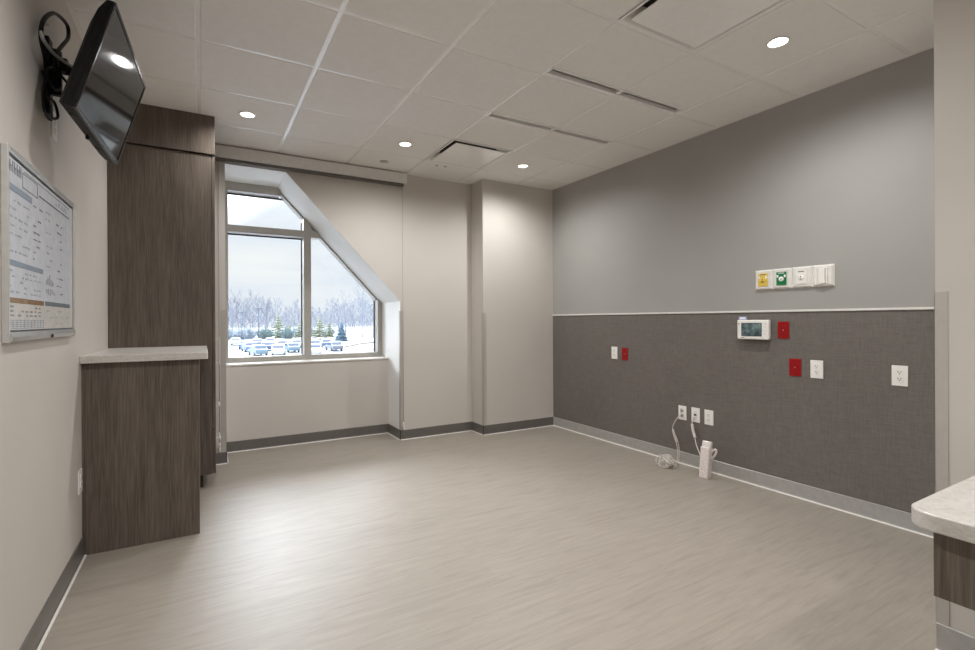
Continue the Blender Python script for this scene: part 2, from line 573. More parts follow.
LAB = {(0, 3): 'lit round recessed ceiling downlight above the tall wardrobe', (2, 3): 'lit round recessed ceiling downlight near the end of the shade valance',
       (4, 3): 'lit round recessed ceiling downlight beside the square air diffuser over the column', (4, -1): 'lit round recessed ceiling downlight close to the grey accent wall',
       (2, -1): 'lit round recessed ceiling downlight over the middle of the room', (0, -1): 'lit round recessed ceiling downlight above the whiteboard',
       (2, -5): 'added unseen ceiling downlight behind the camera on the counter side', (0, -5): 'added unseen ceiling downlight behind the camera by the left wall'}  # last two are added behind the camera to light the room
POWER = {(0, 3): 36, (2, 3): 26, (4, 3): 25, (4, -1): 29, (2, -1): 17, (0, -1): 37, (2, -5): 26, (0, -5): 38}
for cell, lab in LAB.items():
    loc = (GX(cell[0]) + TILE / 2, GY(cell[1]) + TILE / 2, H)
    if proto is None:
        proto = downlight_meshes(); d = proto; d.location = loc; d['label'] = lab
    else:
        d = dup(proto, loc, 0, lab)
    d['group'] = 'recessed ceiling downlights'
    L = bpy.data.lights.new('downlight_lamp', 'SPOT')
    L.energy = POWER[cell]; L.color = (1.0, 0.998, 0.99)
    L.spot_size = math.radians(165); L.spot_blend = 1.0; L.shadow_soft_size = 0.03
    lo = bpy.data.objects.new('downlight_lamp', L); COL.objects.link(lo)
    lo.parent = d; lo.location = (0, 0, -0.014)

# square plaque diffusers ---------------------------------------------
def diffuser(cell, label):
    cx, cy = GX(cell[0]) + TILE / 2, GY(cell[1]) + TILE / 2
    t = thing('air_diffuser', label, 'air diffuser', (cx, cy, H), 0, 'ceiling air vents')
    h = TILE / 2 - 0.013; i = 0.25
    m = MB()
    tb = bmesh.new()
    rings = []
    for r, z in ((h, -0.004), (h - 0.012, -0.006), (h - 0.03, 0.02), (h - 0.08, 0.05)):
        rings.append([tb.verts.new((sx * r, sy * r, z)) for sx, sy in ((-1, -1), (1, -1), (1, 1), (-1, 1))])
    for A, B in zip(rings, rings[1:]):
        for k in range(4):
            tb.faces.new((A[k], A[(k + 1) % 4], B[(k + 1) % 4], B[k]))
    bmesh.ops.recalc_face_normals(tb, faces=tb.faces[:])
    m._merge(tb, 0)
    m.build('frame', M['grid'], t)
    MB().box(-i + 0.06, i - 0.06, -i + 0.06, i - 0.06, -0.010, 0.1).build('neck', M['duct'], t)
    MB().box(-i, i, -i, i, -0.016, -0.009, 0.003).build('plaque', M['grid'], t)
    return t
diffuser((3, 3), 'square white air diffuser in the ceiling near the boxed-out column')
diffuser((3, -1), 'square white air diffuser at the top edge beside a downlight')

def slot_diffuser(j, label):
    x0, x1 = GX(3) + 0.02, GX(5) - 0.02
    y0 = GY(j) + (tee if j == 2 else -tee - 0.085)
    t = thing('slot_diffuser', label, 'air diffuser', ((x0 + x1) / 2, y0, H), 0, 'ceiling air vents')
    L = (x1 - x0) / 2
    m = MB()
    m.box(-L - 0.02, L + 0.02, 0.0, 0.014, -0.008, 0.02, 0.001)
    m.box(-L - 0.02, L + 0.02, 0.066, 0.085, -0.008, 0.02, 0.001)
    m.box(-L - 0.02, -L, 0.014, 0.066, -0.008, 0.02, 0.001)
    m.box(L, L + 0.02, 0.014, 0.066, -0.008, 0.02, 0.001)
    m.build('frame', M['grid'], t)
    MB().box(-L, L, 0.014, 0.066, 0.035, 0.06).build('throat', M['duct'], t)
    MB().box(-L, L, 0.03, 0.045, 0.012, 0.03, 0.002).build('blade', M['guard'], t)
slot_diffuser(1, 'long slot air diffuser in the ceiling, the nearer of the two')
slot_diffuser(2, 'long slot air diffuser in the ceiling closer to the window wall')

m = MB().lathe([(0.0, -0.004), (0.04, -0.004), (0.042, -0.001), (0.042, 0.012), (0, 0.012)], (1.505, 4.47, H - 0.002), 28)
tag(m.build('sprinkler_cover', M['guard']), 'small round sprinkler cap in the ceiling tile above the shade valance', 'sprinkler')
for k, (x, y) in enumerate(((1.99, 4.33), (2.075, 4.32))):
    m = MB().lathe([(0.0, -0.008), (0.011, -0.007), (0.015, -0.003), (0.015, 0), (0, 0)], (x, y, H - 0.003), 16)
    tag(m.build('ceiling_stud', M['guard']), 'tiny grey stud in the ceiling tile beyond the square diffuser', 'ceiling stud', 'pair of ceiling studs')

# ------------------------------------------------------------------ window
def window():
    root = bpy.data.objects.new('window_1', None); COL.objects.link(root)
    root.location = (0.975, 5.35, 0.82)
    tag(root, 'chamfered grey-framed window looking over a snowy parking lot', None, None, 'structure')
    def p(name, mb, mat):
        o = mb.build(name, mat, root)
        o.location = (-0.975, -5.35, -0.82)
        return o
    Y0, Y1 = 5.35, 5.47
    xl, xr, zb, zt = 0.175, 1.769, 0.811, 2.6
    # outline follows the recess; the inner outline of the frame
    def dx(z): return 0.672 + (2.6 - z) / (2.6 - 1.432) * (1.769 - 0.672)
    fr = MB()
    fr.box(xl, 0.219, Y0, Y1, zb, zt, 0.002)                          # left
    fr.box(0.219, 0.70, Y0, Y1, 2.515, zt, 0.002)                     # head
    fr.box(0.219, xr, Y0, Y1, zb, 0.875, 0.002)                       # bottom
    fr.box(1.718, xr, Y0, Y1, 0.875, 1.475, 0.002)                    # right
    # thin sloped member tight under the slope
    fr.prism([(0.672, 2.6), (1.769, 1.432), (1.769, 1.405), (0.66, 2.586)], 1, Y0 + 0.03, Y1 + 0.02)
    p('frame', fr, M['alu'])
    p('mullion', MB().box(0.925, 0.998, Y0, Y1, 0.875, 2.315, 0.002), M['alu'])
    tr = MB(); tr.box(0.219, 0.925, Y0, Y1, 2.11, 2.18, 0.002); tr.box(0.998, 1.09, Y0, Y1, 2.11, 2.18, 0.002)
    p('transom', tr, M['alu'])
    gk = MB()
    yg0, yg1 = 5.471, 5.482
    gk.box(0.2185, 0.226, yg0, yg1, 0.875, 2.515)
    gk.box(0.916, 0.926, yg0, yg1, 0.875, 2.28)
    gk.box(0.997, 1.004, yg0, yg1, 0.875, 2.22)
    gk.box(1.708, 1.719, yg0, yg1, 0.875, 1.46)
    gk.box(0.219, 1.0, yg0, yg1, 2.098, 2.111)
    gk.box(0.219, 0.745, yg0, yg1, 2.50, 2.516)
    p('gasket', gk, M['gasket'])
    def pane(name, pts): p(name, MB().prism(pts, 1, 5.474, 5.479), M['glass'])
    pane('pane', [(0.22, 0.876), (0.924, 0.876), (0.924, 2.109), (0.22, 2.109)])
    pane('pane', [(0.22, 2.181), (0.924, 2.181), (0.924, 2.32), (0.745, 2.514), (0.22, 2.514)])
    pane('pane', [(0.999, 0.876), (1.717, 0.876), (1.717, 1.47), (0.999, 2.235)])
    return root
window()
struct('window_1_sill', MB().box(0.176, 1.768, 5.14, 5.352, 0.8102, 0.826, 0.003), M['sill'], label='white ledge below the window')

# ------------------------------------------------------------------ shade
sh = thing('roller_shade', 'grey roller shade valance at the ceiling above the window', 'window shade', (0.96, 4.73, H))
def sp(name, mb, mat, lab=None):
    o = mb.build(name, mat, sh); o.location = (-0.96, -4.73, -H)
    if lab: o['label'] = lab
    return o
sp('valance', MB().box(0.10, 1.822, 4.69, YB - 0.001, 2.632, H - 0.014, 0.003), M['valance'])
sp('rolled_shade', MB().box(0.11, 1.795, 4.712, 4.752, 2.606, 2.636, 0.004), M['shade'], 'darker hem of the rolled up shade below the valance')
for x in (0.125, 1.785):
    c = MB().cyl((x, 4.735, 0.128), (x, 4.735, 2.62), 0.0022, n=8); sp('guide_cable', c, M['grey_cord'])
    b = MB().box(x - 0.008, x + 0.008, 4.722, YB - 0.001, 0.116, 0.15, 0.003).cyl((x, 4.735, 0.15), (x, 4.735, 0.19), 0.006, n=12)
    sp('cable_bracket', b, M['steel'])

# ------------------------------------------------------------------ joinery on the left
WX = 0.062
wd = thing('wardrobe', 'tall dark wood wardrobe reaching the ceiling beside the window', 'wardrobe', (-0.25, 4.43, 0))
def wp(name, mb, mat, parent=None, lab=None):
    o = mb.build(name, mat, parent or wd)
    if parent is None: o.location = (0.25, -4.43, 0)
    if lab: o['label'] = lab
    return o
Y0, Y1 = 4.108, YB - 0.002
wp('body', MB().box(XL + 0.002, WX, Y0, Y1, 0.105, 2.455, 0.0015), M['wood'])
wp('top_panel', MB().box(XL + 0.002, WX + 0.024, Y0 - 0.014, Y1, 2.462, H - 0.004, 0.0015), M['wood'])
wp('plinth', MB().box(XL + 0.002, WX - 0.06, Y0 + 0.06, Y1, 0, 0.105), M['wood_dark'])
def pull(y0, y1, z0, z1, x):
    m = MB()
    if z1 - z0 > y1 - y0:
        m.box(x + 0.024, x + 0.038, y0, y1, z0, z1, 0.003)
        for z in (z0 + 0.012, z1 - 0.02): m.box(x, x + 0.028, y0 + 0.001, y1 - 0.001, z, z + 0.008, 0.001)
    else:
        m.box(x + 0.024, x + 0.038, y0, y1, z0, z1, 0.003)
        for y in (y0 + 0.012, y1 - 0.02): m.box(x, x + 0.028, y, y + 0.008, z0 + 0.001, z1 - 0.001, 0.001)
    return m
dxp = WX + 0.002
d = wp('door', MB().box(dxp, dxp + 0.02, Y0 + 0.004, Y1 - 0.004, 0.715, 2.45, 0.0015), M['wood'])
wp('handle', pull(4.36, 4.375, 0.89, 1.105, dxp + 0.02), M['steel'], d, 'satin steel pull')
for z0, z1 in ((0.108, 0.435), (0.441, 0.709)):
    d = wp('drawer', MB().box(dxp, dxp + 0.02, Y0 + 0.004, Y1 - 0.004, z0, z1, 0.0015), M['wood'])
    zc = 0.31 if z0 < 0.2 else 0.565
    wp('handle', pull(4.36, 4.55, zc - 0.009, zc + 0.009, dxp + 0.02), M['steel'], d, 'satin steel pull')

bc = thing('base_cabinet', 'low dark wood cabinet under the pale worktop by the left wall', 'cabinet', (-0.29, 3.68, 0))
def bp(name, mb, mat, parent=None, lab=None):
    o = mb.build(name, mat, parent or bc)
    if parent is None: o.location = (0.29, -3.68, 0)
    if lab: o['label'] = lab
    return o
bp('body', MB().box(XL + 0.018, -0.04, 3.29, 4.105, 0.1, 1.013, 0.0015), M['wood'])
bp('end_panel', MB().box(XL + 0.014, -0.017, 3.268, 3.288, 0.0, 1.013, 0.0015), M['wood'])
bp('filler', MB().box(XL + 0.0005, XL + 0.0135, 3.272, 3.30, 0.0, 1.013), M['wood'])
bp('plinth', MB().box(XL + 0.02, -0.09, 3.29, 4.105, 0, 0.1), M['wood_dark'])
for y0, y1 in ((3.292, 3.69), (3.694, 4.1)):
    d = bp('door', MB().box(-0.038, -0.018, y0, y1, 0.105, 1.008, 0.0015), M['wood'])
wt = MB().prism([(XL + 0.001, 3.232), (0.018, 3.232), (0.025, 3.235), (0.028, 3.242), (0.028, 4.107), (XL + 0.001, 4.107)], 2, 1.0135, 1.0535, 0.003)
tag(wt.build('worktop', M['quartz']), 'pale stone worktop on the low dark wood cabinet', 'worktop')

# ------------------------------------------------------------------ counter at the right edge
cz = 0.76
cn = thing('wall_counter', 'pale stone counter with rounded corner at the right edge', 'counter', (1.95, 0.2, cz))
def cp(name, mb, mat, lab=None):
    o = mb.build(name, mat, cn); o.location = (-1.95, -0.2, -cz)
    if lab: o['label'] = lab
    return o
x0, y1, r = 1.505, 0.527, 0.06
arc = [(x0 + r - r * math.cos(a), y1 - r + r * math.sin(a)) for a in [i * PI / 2 / 8 for i in range(9)]]
top = MB().prism([(PX - 0.001, -1.1), (x0, -1.1)] + arc + [(PX - 0.001, y1)], 2, cz - 0.042, cz, 0.004)
cp('worktop', top, M['quartz'])
cp('apron', MB().box(1.535, 1.555, -1.08, 0.478, cz - 0.205, cz - 0.0425, 0.001), M['wood'], 'dark wood apron below the stone top')
cp('end_apron', MB().box(1.556, PX - 0.001, 0.456, 0.476, cz - 0.205, cz - 0.0425, 0.001), M['wood'])
cp('bracket', MB().box(PX - 0.5, PX - 0.001, -0.3, -0.26, cz - 0.12, cz - 0.0425, 0.002).box(PX - 0.04, PX - 0.001, -0.3, -0.26, cz - 0.4, cz - 0.12, 0.002), M['steel'])

# ------------------------------------------------------------------ wall plates
def plate_base(name, label, cat, x, y, z, rz, mat, w=0.078, h=0.12, group=None):
    t = thing(name, label, cat, (x, y, z), rz, group)
    MB().box(-w / 2, w / 2, -0.006, 0, -h / 2, h / 2, 0.002).build('cover_plate', mat, t)
    return t
def receptacles(t, mat, slot):
    for s in (-1, 1):
        zc = s * 0.0195
        m = MB()
        m.prism([(-0.013, zc - 0.0145), (0.013, zc - 0.0145), (0.017, zc - 0.006), (0.017, zc + 0.006), (0.013, zc + 0.0145), (-0.013, zc + 0.0145), (-0.017, zc + 0.006), (-0.017, zc - 0.006)], 1, -0.0085, -0.0055, 0.0006)
        rc = m.build('receptacle', mat, t)
        q = MB()
        q.box(-0.0085, -0.0055, -0.0092, -0.0084, zc - 0.001, zc + 0.009)
        q.box(0.0055, 0.0085, -0.0092, -0.0084, zc, zc + 0.0085)
        q.lathe([(0.0, -0.0092), (0.0032, -0.0092), (0.0032, -0.0084)], (0, 0, zc - 0.007), 12, axis='y')
        q.build('slots', slot, rc)
    MB().lathe([(0, -0.0075), (0.003, -0.0072), (0.0035, -0.006)], (0, 0, 0), 12, axis='y').build('screw', M['steel'], t)
RW = -PI / 2
fx = XR - 0.004
def outlet(label, y, z, mat, slot, name='wall_outlet', x=fx, rz=RW, group='wall outlets'):
    t = plate_base(name, label, 'outlet', x, y, z, rz, mat, group=group)
    receptacles(t, mat, slot)
    return t
outlet('white duplex wall outlet left of a red one, near the far corner', 3.531, 0.90, M['white'], M['grey_slot'])
outlet('red duplex wall outlet nearest the far corner', 3.394, 0.896, M['red'], M['dark_red'])
outlet('red duplex wall outlet beside the small wall monitor', 1.910, 1.149, M['red'], M['dark_red'])
outlet('red duplex wall outlet left of a white one, lower than the monitor', 1.833, 0.893, M['red'], M['dark_red'])
outlet('white duplex wall outlet right of a red one, lower than the monitor', 1.696, 0.891, M['white'], M['grey_slot'])
outlet('white duplex wall outlet standing alone, nearest the right wall end', 1.251, 0.891, M['white'], M['slot'])
outlet('white duplex wall outlet low on the wall, right of two cord plates', 2.495, 0.434, M['white'], M['grey_slot'])
outlet('white wall outlet on the left wall beside the low wood cabinet', 3.215, 0.408, M['white'], M['grey_slot'], x=XL, rz=PI / 2)

# two low data plates with cords
t = plate_base('data_plate', 'white wall plate with black jacks and a plugged cord, leftmost low plate', 'wall plate', fx, 2.745, 0.432, RW, M['white'], group='low data plates')
MB().box(-0.017, 0.017, -0.0085, -0.005, -0.04, 0.04, 0.001).build('jack_frame', M['offwhite'], t)
MB().box(-0.013, -0.005, -0.0095, -0.0084, 0.002, 0.032).box(0.002, 0.014, -0.0095, -0.0084, 0.012, 0.022).build('jack', M['slot'], t)
MB().box(-0.008, 0.014, -0.024, -0.0085, -0.03, -0.008, 0.003).build('plug', M['grey_cord'], t)
t = plate_base('data_plate', 'white wall plate with one dark jack and a hanging cord, second low plate', 'wall plate', fx, 2.617, 0.434, RW, M['white'], group='low data plates')
MB().box(-0.017, 0.017, -0.0085, -0.005, -0.033, 0.033, 0.001).build('jack_frame', M['offwhite'], t)
MB().box(-0.012, 0.012, -0.0095, -0.0084, -0.006, 0.008).build('jack', M['slot'], t)
MB().box(-0.014, -0.002, -0.022, -0.0085, -0.032, -0.016, 0.002).build('plug', M['cord'], t)

# cord 1: from plate down to a wrapped coil on the floor
random.seed(4)
c = thing('patient_cord', 'pale cord hanging from the leftmost low plate to a wrapped coil on the floor', 'cord', (3.45, 2.79, 0))
def off(o): o.location = (-3.45, -2.79, 0); return o
off(MB().tube([(fx - 0.022, 2.742, 0.417), (3.50, 2.75, 0.405), (3.485, 2.79, 0.33), (3.49, 2.80, 0.27), (3.50, 2.775, 0.18), (3.505, 2.762, 0.08), (3.49, 2.765, 0.02), (3.45, 2.76, 0.006), (3.40, 2.75, 0.006), (3.37, 2.76, 0.02)], 0.0035).build('cord', M['cord'], c))
off(MB().tube([(3.494, 2.795, 0.27), (3.508, 2.77, 0.2), (3.506, 2.75, 0.12), (3.50, 2.752, 0.012), (3.45, 2.735, 0.006), (3.39, 2.69, 0.006), (3.34, 2.69, 0.006)], 0.0035).build('cord', M['cord'], c))
off(MB().tube([(3.488, 2.797, 0.285), (3.494, 2.79, 0.24), (3.502, 2.772, 0.18)], 0.009).build('tape_wrap', M['cord'], c))
coil = MB()
for k in range(9):
    a = k * 0.7
    pts = []
    rx, rz = random.uniform(0.045, 0.065), random.uniform(0.032, 0.05)
    cy, cx0 = 2.745 + random.uniform(-0.03, 0.03), 3.35 + random.uniform(-0.04, 0.04)
    for q in range(9):
        u = 2 * PI * q / 8
        pts.append((cx0 + 0.02 * math.cos(u + a) + 0.015 * math.sin(2 * u), cy + rx * math.cos(u), 0.006 + rz + rz * math.sin(u)))
    coil.tube(pts, 0.0035, 6)
off(coil.build('coil', M['cord'], c))
wrap = MB()
tb = bmesh.new()
bmesh.ops.create_icosphere(tb, subdivisions=4, radius=1.0)
for v in tb.verts:
    n = v.co.copy()
    f = 1 + 0.16 * math.sin(9 * n.x + 3 * n.z) * math.cos(7 * n.y + 2 * n.x) + 0.08 * math.sin(17 * n.z + 11 * n.y)
    v.co = Vector((3.35 + n.x * 0.05 * f, 2.755 + n.y * 0.06 * f, max(0.002, 0.045 + n.z * 0.048 * f)))
wrap._merge(tb, 0)
m, nt, p_ = new_mat('crinkled_clear_bag')
p_.inputs['Base Color'].default_value = (*lin((236, 232, 228)), 1)
p_.inputs['Roughness'].default_value = 0.2
p_.inputs['Alpha'].default_value = 0.35
off(wrap.build('plastic_bag', m, c))

# cord 2 and the wrapped handset standing on the floor
c = thing('handset_cord', 'pale cord from the second low plate to the pink wrapped handset', 'cord', (3.5, 2.6, 0))
def off2(o): o.location = (-3.5, -2.6, 0); return o
off2(MB().tube([(fx - 0.02, 2.625, 0.408), (3.522, 2.632, 0.38), (3.515, 2.63, 0.33), (3.505, 2.60, 0.27), (3.49, 2.57, 0.2), (3.45, 2.50, 0.12), (3.41, 2.455, 0.02)], 0.004).build('cord', M['cord'], c))
off2(MB().tube([(3.52, 2.632, 0.36), (3.512, 2.618, 0.31), (3.502, 2.592, 0.255)], 0.011).build('tie_wrap', M['cord'], c))
def bubble_mat():
    m, nt, p = new_mat('pale_bubble_wrap')
    v = mapping(nt, (1, 1, 1))
    vo = nt.nodes.new('ShaderNodeTexVoronoi'); vo.inputs['Scale'].default_value = 95
    nt.links.new(v, vo.inputs['Vector'])
    nt.links.new(ramp(nt, vo.outputs['Distance'], [(0.0, (240, 234, 230)), (0.6, (216, 204, 200))]), p.inputs['Base Color'])
    p.inputs['Roughness'].default_value = 0.3
    bump(nt, p, vo.outputs['Distance'], 0.6, 0.003)
    return m
hs = thing('wrapped_handset', 'pale pink bubble-wrapped handset standing upright on the floor by the wall', 'handset', (3.39, 2.41, 0), math.radians(4))
BW = bubble_mat()
hb = MB()
hb.prism([(-0.05, 0.0), (0.005, 0.0), (0.028, 0.236), (-0.022, 0.238)], 1, -0.038, 0.036, 0.007)
hb.build('body', BW, hs)
MB().prism([(-0.012, 0.228), (0.024, 0.226), (0.03, 0.276), (0.0, 0.282)], 1, -0.038, 0.034, 0.007).build('folded_end', M['poly'], hs)
MB().tube([(0.01, -0.035, 0.2), (0.014, -0.06, 0.225), (0.02, -0.07, 0.215), (0.016, -0.06, 0.18), (0.008, -0.038, 0.15)], 0.009, 8).build('tape_loop', BW, hs)

# ------------------------------------------------------------------ small wall monitor
mo = thing('wall_monitor', 'small white wall monitor with a grey screen below the rail', 'monitor', (fx, 2.108, 1.15), RW)
MB().box(-0.07, 0.07, -0.012, 0, -0.05, 0.05, 0.002).build('mount_plate', M['offwhite'], mo)
MB().box(-0.118, 0.118, -0.046, -0.012, -0.072, 0.072, 0.009, seg=3).build('housing', M['white'], mo)
def lcd():
    m, nt, p = new_mat('dim_lcd')
    v = mapping(nt)
    f = noise(nt, v, 16, 3, 0.6)
    nt.links.new(ramp(nt, f, [(0.35, (62, 76, 80)), (0.55, (104, 124, 126)), (0.75, (166, 186, 184))]), p.inputs['Base Color'])
    p.inputs['Roughness'].default_value = 0.12
    return m
MB().box(-0.083, 0.07, -0.048, -0.0455, -0.048, 0.05, 0.001).build('screen_bezel', M['slot'], mo)
MB().box(-0.079, 0.066, -0.0488, -0.0478, -0.044, 0.046).build('screen', lcd(), mo)
kb = MB()
for z in (0.045, 0.02, -0.005, -0.03): kb.box(0.084, 0.1, -0.048, -0.0455, z - 0.006, z + 0.006, 0.001)
kb.build('button', M['offwhite'], mo)
MB().box(-0.106, -0.098, -0.0475, -0.0455, 0.038, 0.046, 0.0005).build('indicator', M['red'], mo)
MB().box(-0.088, -0.06, -0.0466, -0.0455, -0.061, -0.057).build('marking', M['grey_slot'], mo)
MB().box(-0.125, -0.063, -0.011, -0.0095, 0.06, 0.098).box(-0.116, -0.073, -0.0118, -0.0108, 0.078, 0.092, mi=1).build('tag', [M['blue'], M['white']], mo)['label'] = 'pale blue paper tag behind the top corner'

# ------------------------------------------------------------------ medical gas outlets
def gas(y, label, col, kind):
    t = thing('medical_gas_outlet', label, 'gas outlet', (XR, y, 1.512), RW, 'row of medical gas outlets')
    w, h = 0.0645, 0.0715
    m = MB()
    tb = bmesh.new()
    A = [tb.verts.new((sx * w, 0, sz * h)) for sx, sz in ((-1, -1), (1, -1), (1, 1), (-1, 1))]
    B = [tb.verts.new((sx * w, -0.006, sz * h)) for sx, sz in ((-1, -1), (1, -1), (1, 1), (-1, 1))]
    C = [tb.verts.new((sx * (w - 0.012), -0.02, sz * (h - 0.01))) for sx, sz in ((-1, -1), (1, -1), (1, 1), (-1, 1))]
    for P, Q in ((A, B), (B, C)):
        for k in range(4): tb.faces.new((P[k], P[(k + 1) % 4], Q[(k + 1) % 4], Q[k]))
    tb.faces.new(C)
    bmesh.ops.recalc_face_normals(tb, faces=tb.faces[:])
    m._merge(tb, 0)
    m.build('bezel', M['offwhite'], t)
    if kind == 'slide':
        for xa in (-0.036, 0.026):
            MB().box(xa, xa + 0.007, -0.034, -0.019, -0.052, 0.05, 0.001).build('slide_rail', M['white'], t)
        MB().box(-0.014, 0.02, -0.036, -0.019, -0.052, 0.047, 0.002).build('slide_plate', M['white'], t)
        return t
    fp = MB().box(-0.034, 0.034, -0.0255, -0.021, -0.046, 0.046, 0.001).build('face_plate', col, t)
    for xa, xb_ in ((-0.031, -0.019), (0.018, 0.031)):
        MB().box(xa, xb_, -0.0275, -0.025, 0.008, 0.026, 0.001).build('latch', M['white'], t)
    MB().lathe([(0.0, -0.03), (0.014, -0.03), (0.017, -0.027), (0.017, -0.024)], (0, 0, -0.004), 20, axis='y').build('port', M['white'] if kind != 'yellow' else col, t)
    q = MB()
    for z in ((0.004, -0.013) if kind != 'green' else (-0.004,)):
        q.lathe([(0.0, -0.0312), (0.0042 if kind != 'green' else 0.0025, -0.0312), (0.0042, -0.0298)], (0, 0, z), 12, axis='y')
    q.build('port_holes', M['slot'], t)
    MB().box(-0.02, 0.02, -0.0262, -0.0252, 0.034, 0.041).build('marking', M['offwhite'] if kind == 'green' else M['grey_slot'], t)
    return t
gy = [2.108 - 0.065 - k * 0.13 for k in range(4)]
gas(gy[0], 'medical gas outlet with a yellow face plate', M['yellow'], 'yellow')
gas(gy[1], 'medical gas outlet with a green face plate', M['green'], 'green')
gas(gy[2], 'medical suction outlet with a white face plate and black holes', M['white'], 'white')
gas(gy[3], 'pale slide bracket at the right end of the gas outlet row', M['white'], 'slide')

# ------------------------------------------------------------------ whiteboard
bd = thing('whiteboard', 'framed patient information board on the left wall', 'board', (XL, 2.62, 1.49))
def bb(name, mb, mat, lab=None):
    o = mb.build(name, mat, bd); o.location = (-XL, -2.62, -1.49)
    if lab: o['label'] = lab
    return o
by0, by1, bz0, bz1 = 2.098, 3.025, 1.164, 1.802
fr = MB()
fr.box(XL + 0.001, XL + 0.019, by0, by0 + 0.012, bz0, bz1, 0.002)
fr.box(XL + 0.001, XL + 0.019, by1 - 0.014, by1, bz0, bz1, 0.002)
fr.box(XL + 0.001, XL + 0.019, by0 + 0.012, by1 - 0.014, bz1 - 0.022, bz1, 0.002)
bb('frame', fr, M['board_frame'])
rl = MB()
tb = bmesh.new()
pr = [(XL + 0.001, bz0), (XL + 0.022, bz0 + 0.004), (XL + 0.026, bz0 + 0.018), (XL + 0.019, bz0 + 0.034), (XL + 0.001, bz0 + 0.034)]
A = [tb.verts.new((x, by0 + 0.0125, z)) for x, z in pr]; B = [tb.verts.new((x, by1 - 0.0145, z)) for x, z in pr]
for k in range(5): tb.faces.new((A[k], A[(k + 1) % 5], B[(k + 1) % 5], B[k]))
tb.faces.new(A); tb.faces.new(B[::-1])
bmesh.ops.recalc_face_normals(tb, faces=tb.faces[:])
rl._merge(tb, 0)
bb('bottom_rail', rl, M['board_frame'])
bb('lock', MB().lathe([(0.0, 0.005), (0.007, 0.005), (0.008, 0.0)], (XL + 0.024, 2.58, bz0 + 0.012), 16, axis='x'), M['slot'], 'small dark lock')
bb('gasket', MB().box(XL + 0.002, XL + 0.0115, by0 + 0.01, by1 - 0.012, bz0 + 0.034, bz1 - 0.02), M['gasket'])
xb = XL + 0.0125
iy0, iy1, iz0, iz1 = by0 + 0.013, by1 - 0.022, bz0 + 0.04, bz1 - 0.03
PMAT = {}
def ink(c, rough=0.25):
    if c not in PMAT: PMAT[c] = plain('ink_%d_%d_%d' % c, c, rough, var=0.03)
    return PMAT[c]
sheet = MB()
sheet.box(xb - 0.001, xb, iy0, iy1, iz0, iz1)
sheet.box(xb, xb + 0.0006, iy0, iy1, iz0, 1.295, mi=1)
bb('printed_sheet', sheet, [ink((206, 209, 216)), ink((206, 203, 196))])  # upper sheet tinted bluish for the room reflected in the board glass
xp = xb + 0.0007
pm = MB()
K = 0.967
def rect(y0, y1, z0, z1, mi, x=xp): pm.box(x, x + 0.0005, y0 * K, y1 * K, 1.229 + (z0 - 1.229) * K, 1.229 + (z1 - 1.229) * K, mi=mi)
random.seed(11)
rect(2.185, 2.452, 1.680, 1.702, 0)                      # blue heading bars
rect(2.189, 2.596, 1.425, 1.443, 1)
rect(2.187, 2.40, 1.297, 1.315, 2); rect(2.405, 2.605, 1.297, 1.315, 3)   # brown bars
rect(2.627, 3.05, 1.298, 1.316, 4)
rect(2.548, 3.04, 1.728, 1.733, 5)                       # heading rule
for y0, y1, z0, z1 in ((2.343, 2.527, 1.715, 1.719), (2.343, 2.346, 1.719, 1.77), (2.524, 2.527, 1.719, 1.77), (2.343, 2.527, 1.767, 1.77), (2.36, 3.04, 1.775, 1.778)):
    rect(y0, y1, z0, z1, 6)
# heading lettering
y = 2.192
for wv in (0.006, 0.018, 0.006, 0.02, 0.016, 0.018):
    rect(y, y + 0.005, 1.742, 1.782, 6)
    if wv > 0.01:
        rect(y + wv - 0.004, y + wv, 1.742, 1.782 - random.choice((0, 0.018)), 6)
        rect(y, y + wv, 1.760, 1.765, 6)
    y += wv + 0.010
# rows of small print
for (ya, yb, za, zb, n, mi) in ((2.19, 2.44, 1.46, 1.665, 7, 7), (2.46, 2.60, 1.46, 1.69, 9, 6), (2.64, 2.74, 1.45, 1.70, 9, 7), (2.81, 2.92, 1.34, 1.68, 10, 6),
                                (2.19, 2.58, 1.325, 1.415, 5, 7), (2.20, 2.60, 1.245, 1.29, 3, 8), (2.64, 3.03, 1.21, 1.29, 3, 7), (2.76, 3.02, 1.742, 1.765, 2, 7)):
    for k in range(n):
        z = zb - (k + 0.6) * (zb - za) / n
        y = ya + random.uniform(0, 0.02)
        while y < yb - 0.02:
            l = random.uniform(0.012, 0.045)
            if random.random() < 0.62: rect(y, min(y + l, yb), z, z + random.uniform(0.004, 0.007), mi)
            y += l + random.uniform(0.008, 0.03)
for k in range(5): rect(2.188, 2.601, 1.208 + k * 0.0072, 1.2095 + k * 0.0072, 9)
for k in range(11): rect(2.19 + k * 0.041, 2.192 + k * 0.041, 1.208, 1.2375, 9)
for y, z, hh in ((2.64, 1.385, 0.02), (2.665, 1.385, 0.03), (2.69, 1.385, 0.045), (2.715, 1.385, 0.025), (2.74, 1.385, 0.018), (2.64, 1.35, 0.018), (2.67, 1.345, 0.026), (2.70, 1.342, 0.03), (2.73, 1.35, 0.02), (2.76, 1.345, 0.014)):
    rect(y, y + 0.018, z, z + hh, 7)
bb('printing', pm, [ink((146, 160, 176)), ink((138, 152, 166)), ink((150, 118, 82)), ink((136, 102, 66)), ink((112, 120, 126)), ink((112, 116, 122)), ink((146, 150, 157)), ink((180, 184, 193)), ink((150, 146, 141)), ink((136, 148, 172))])

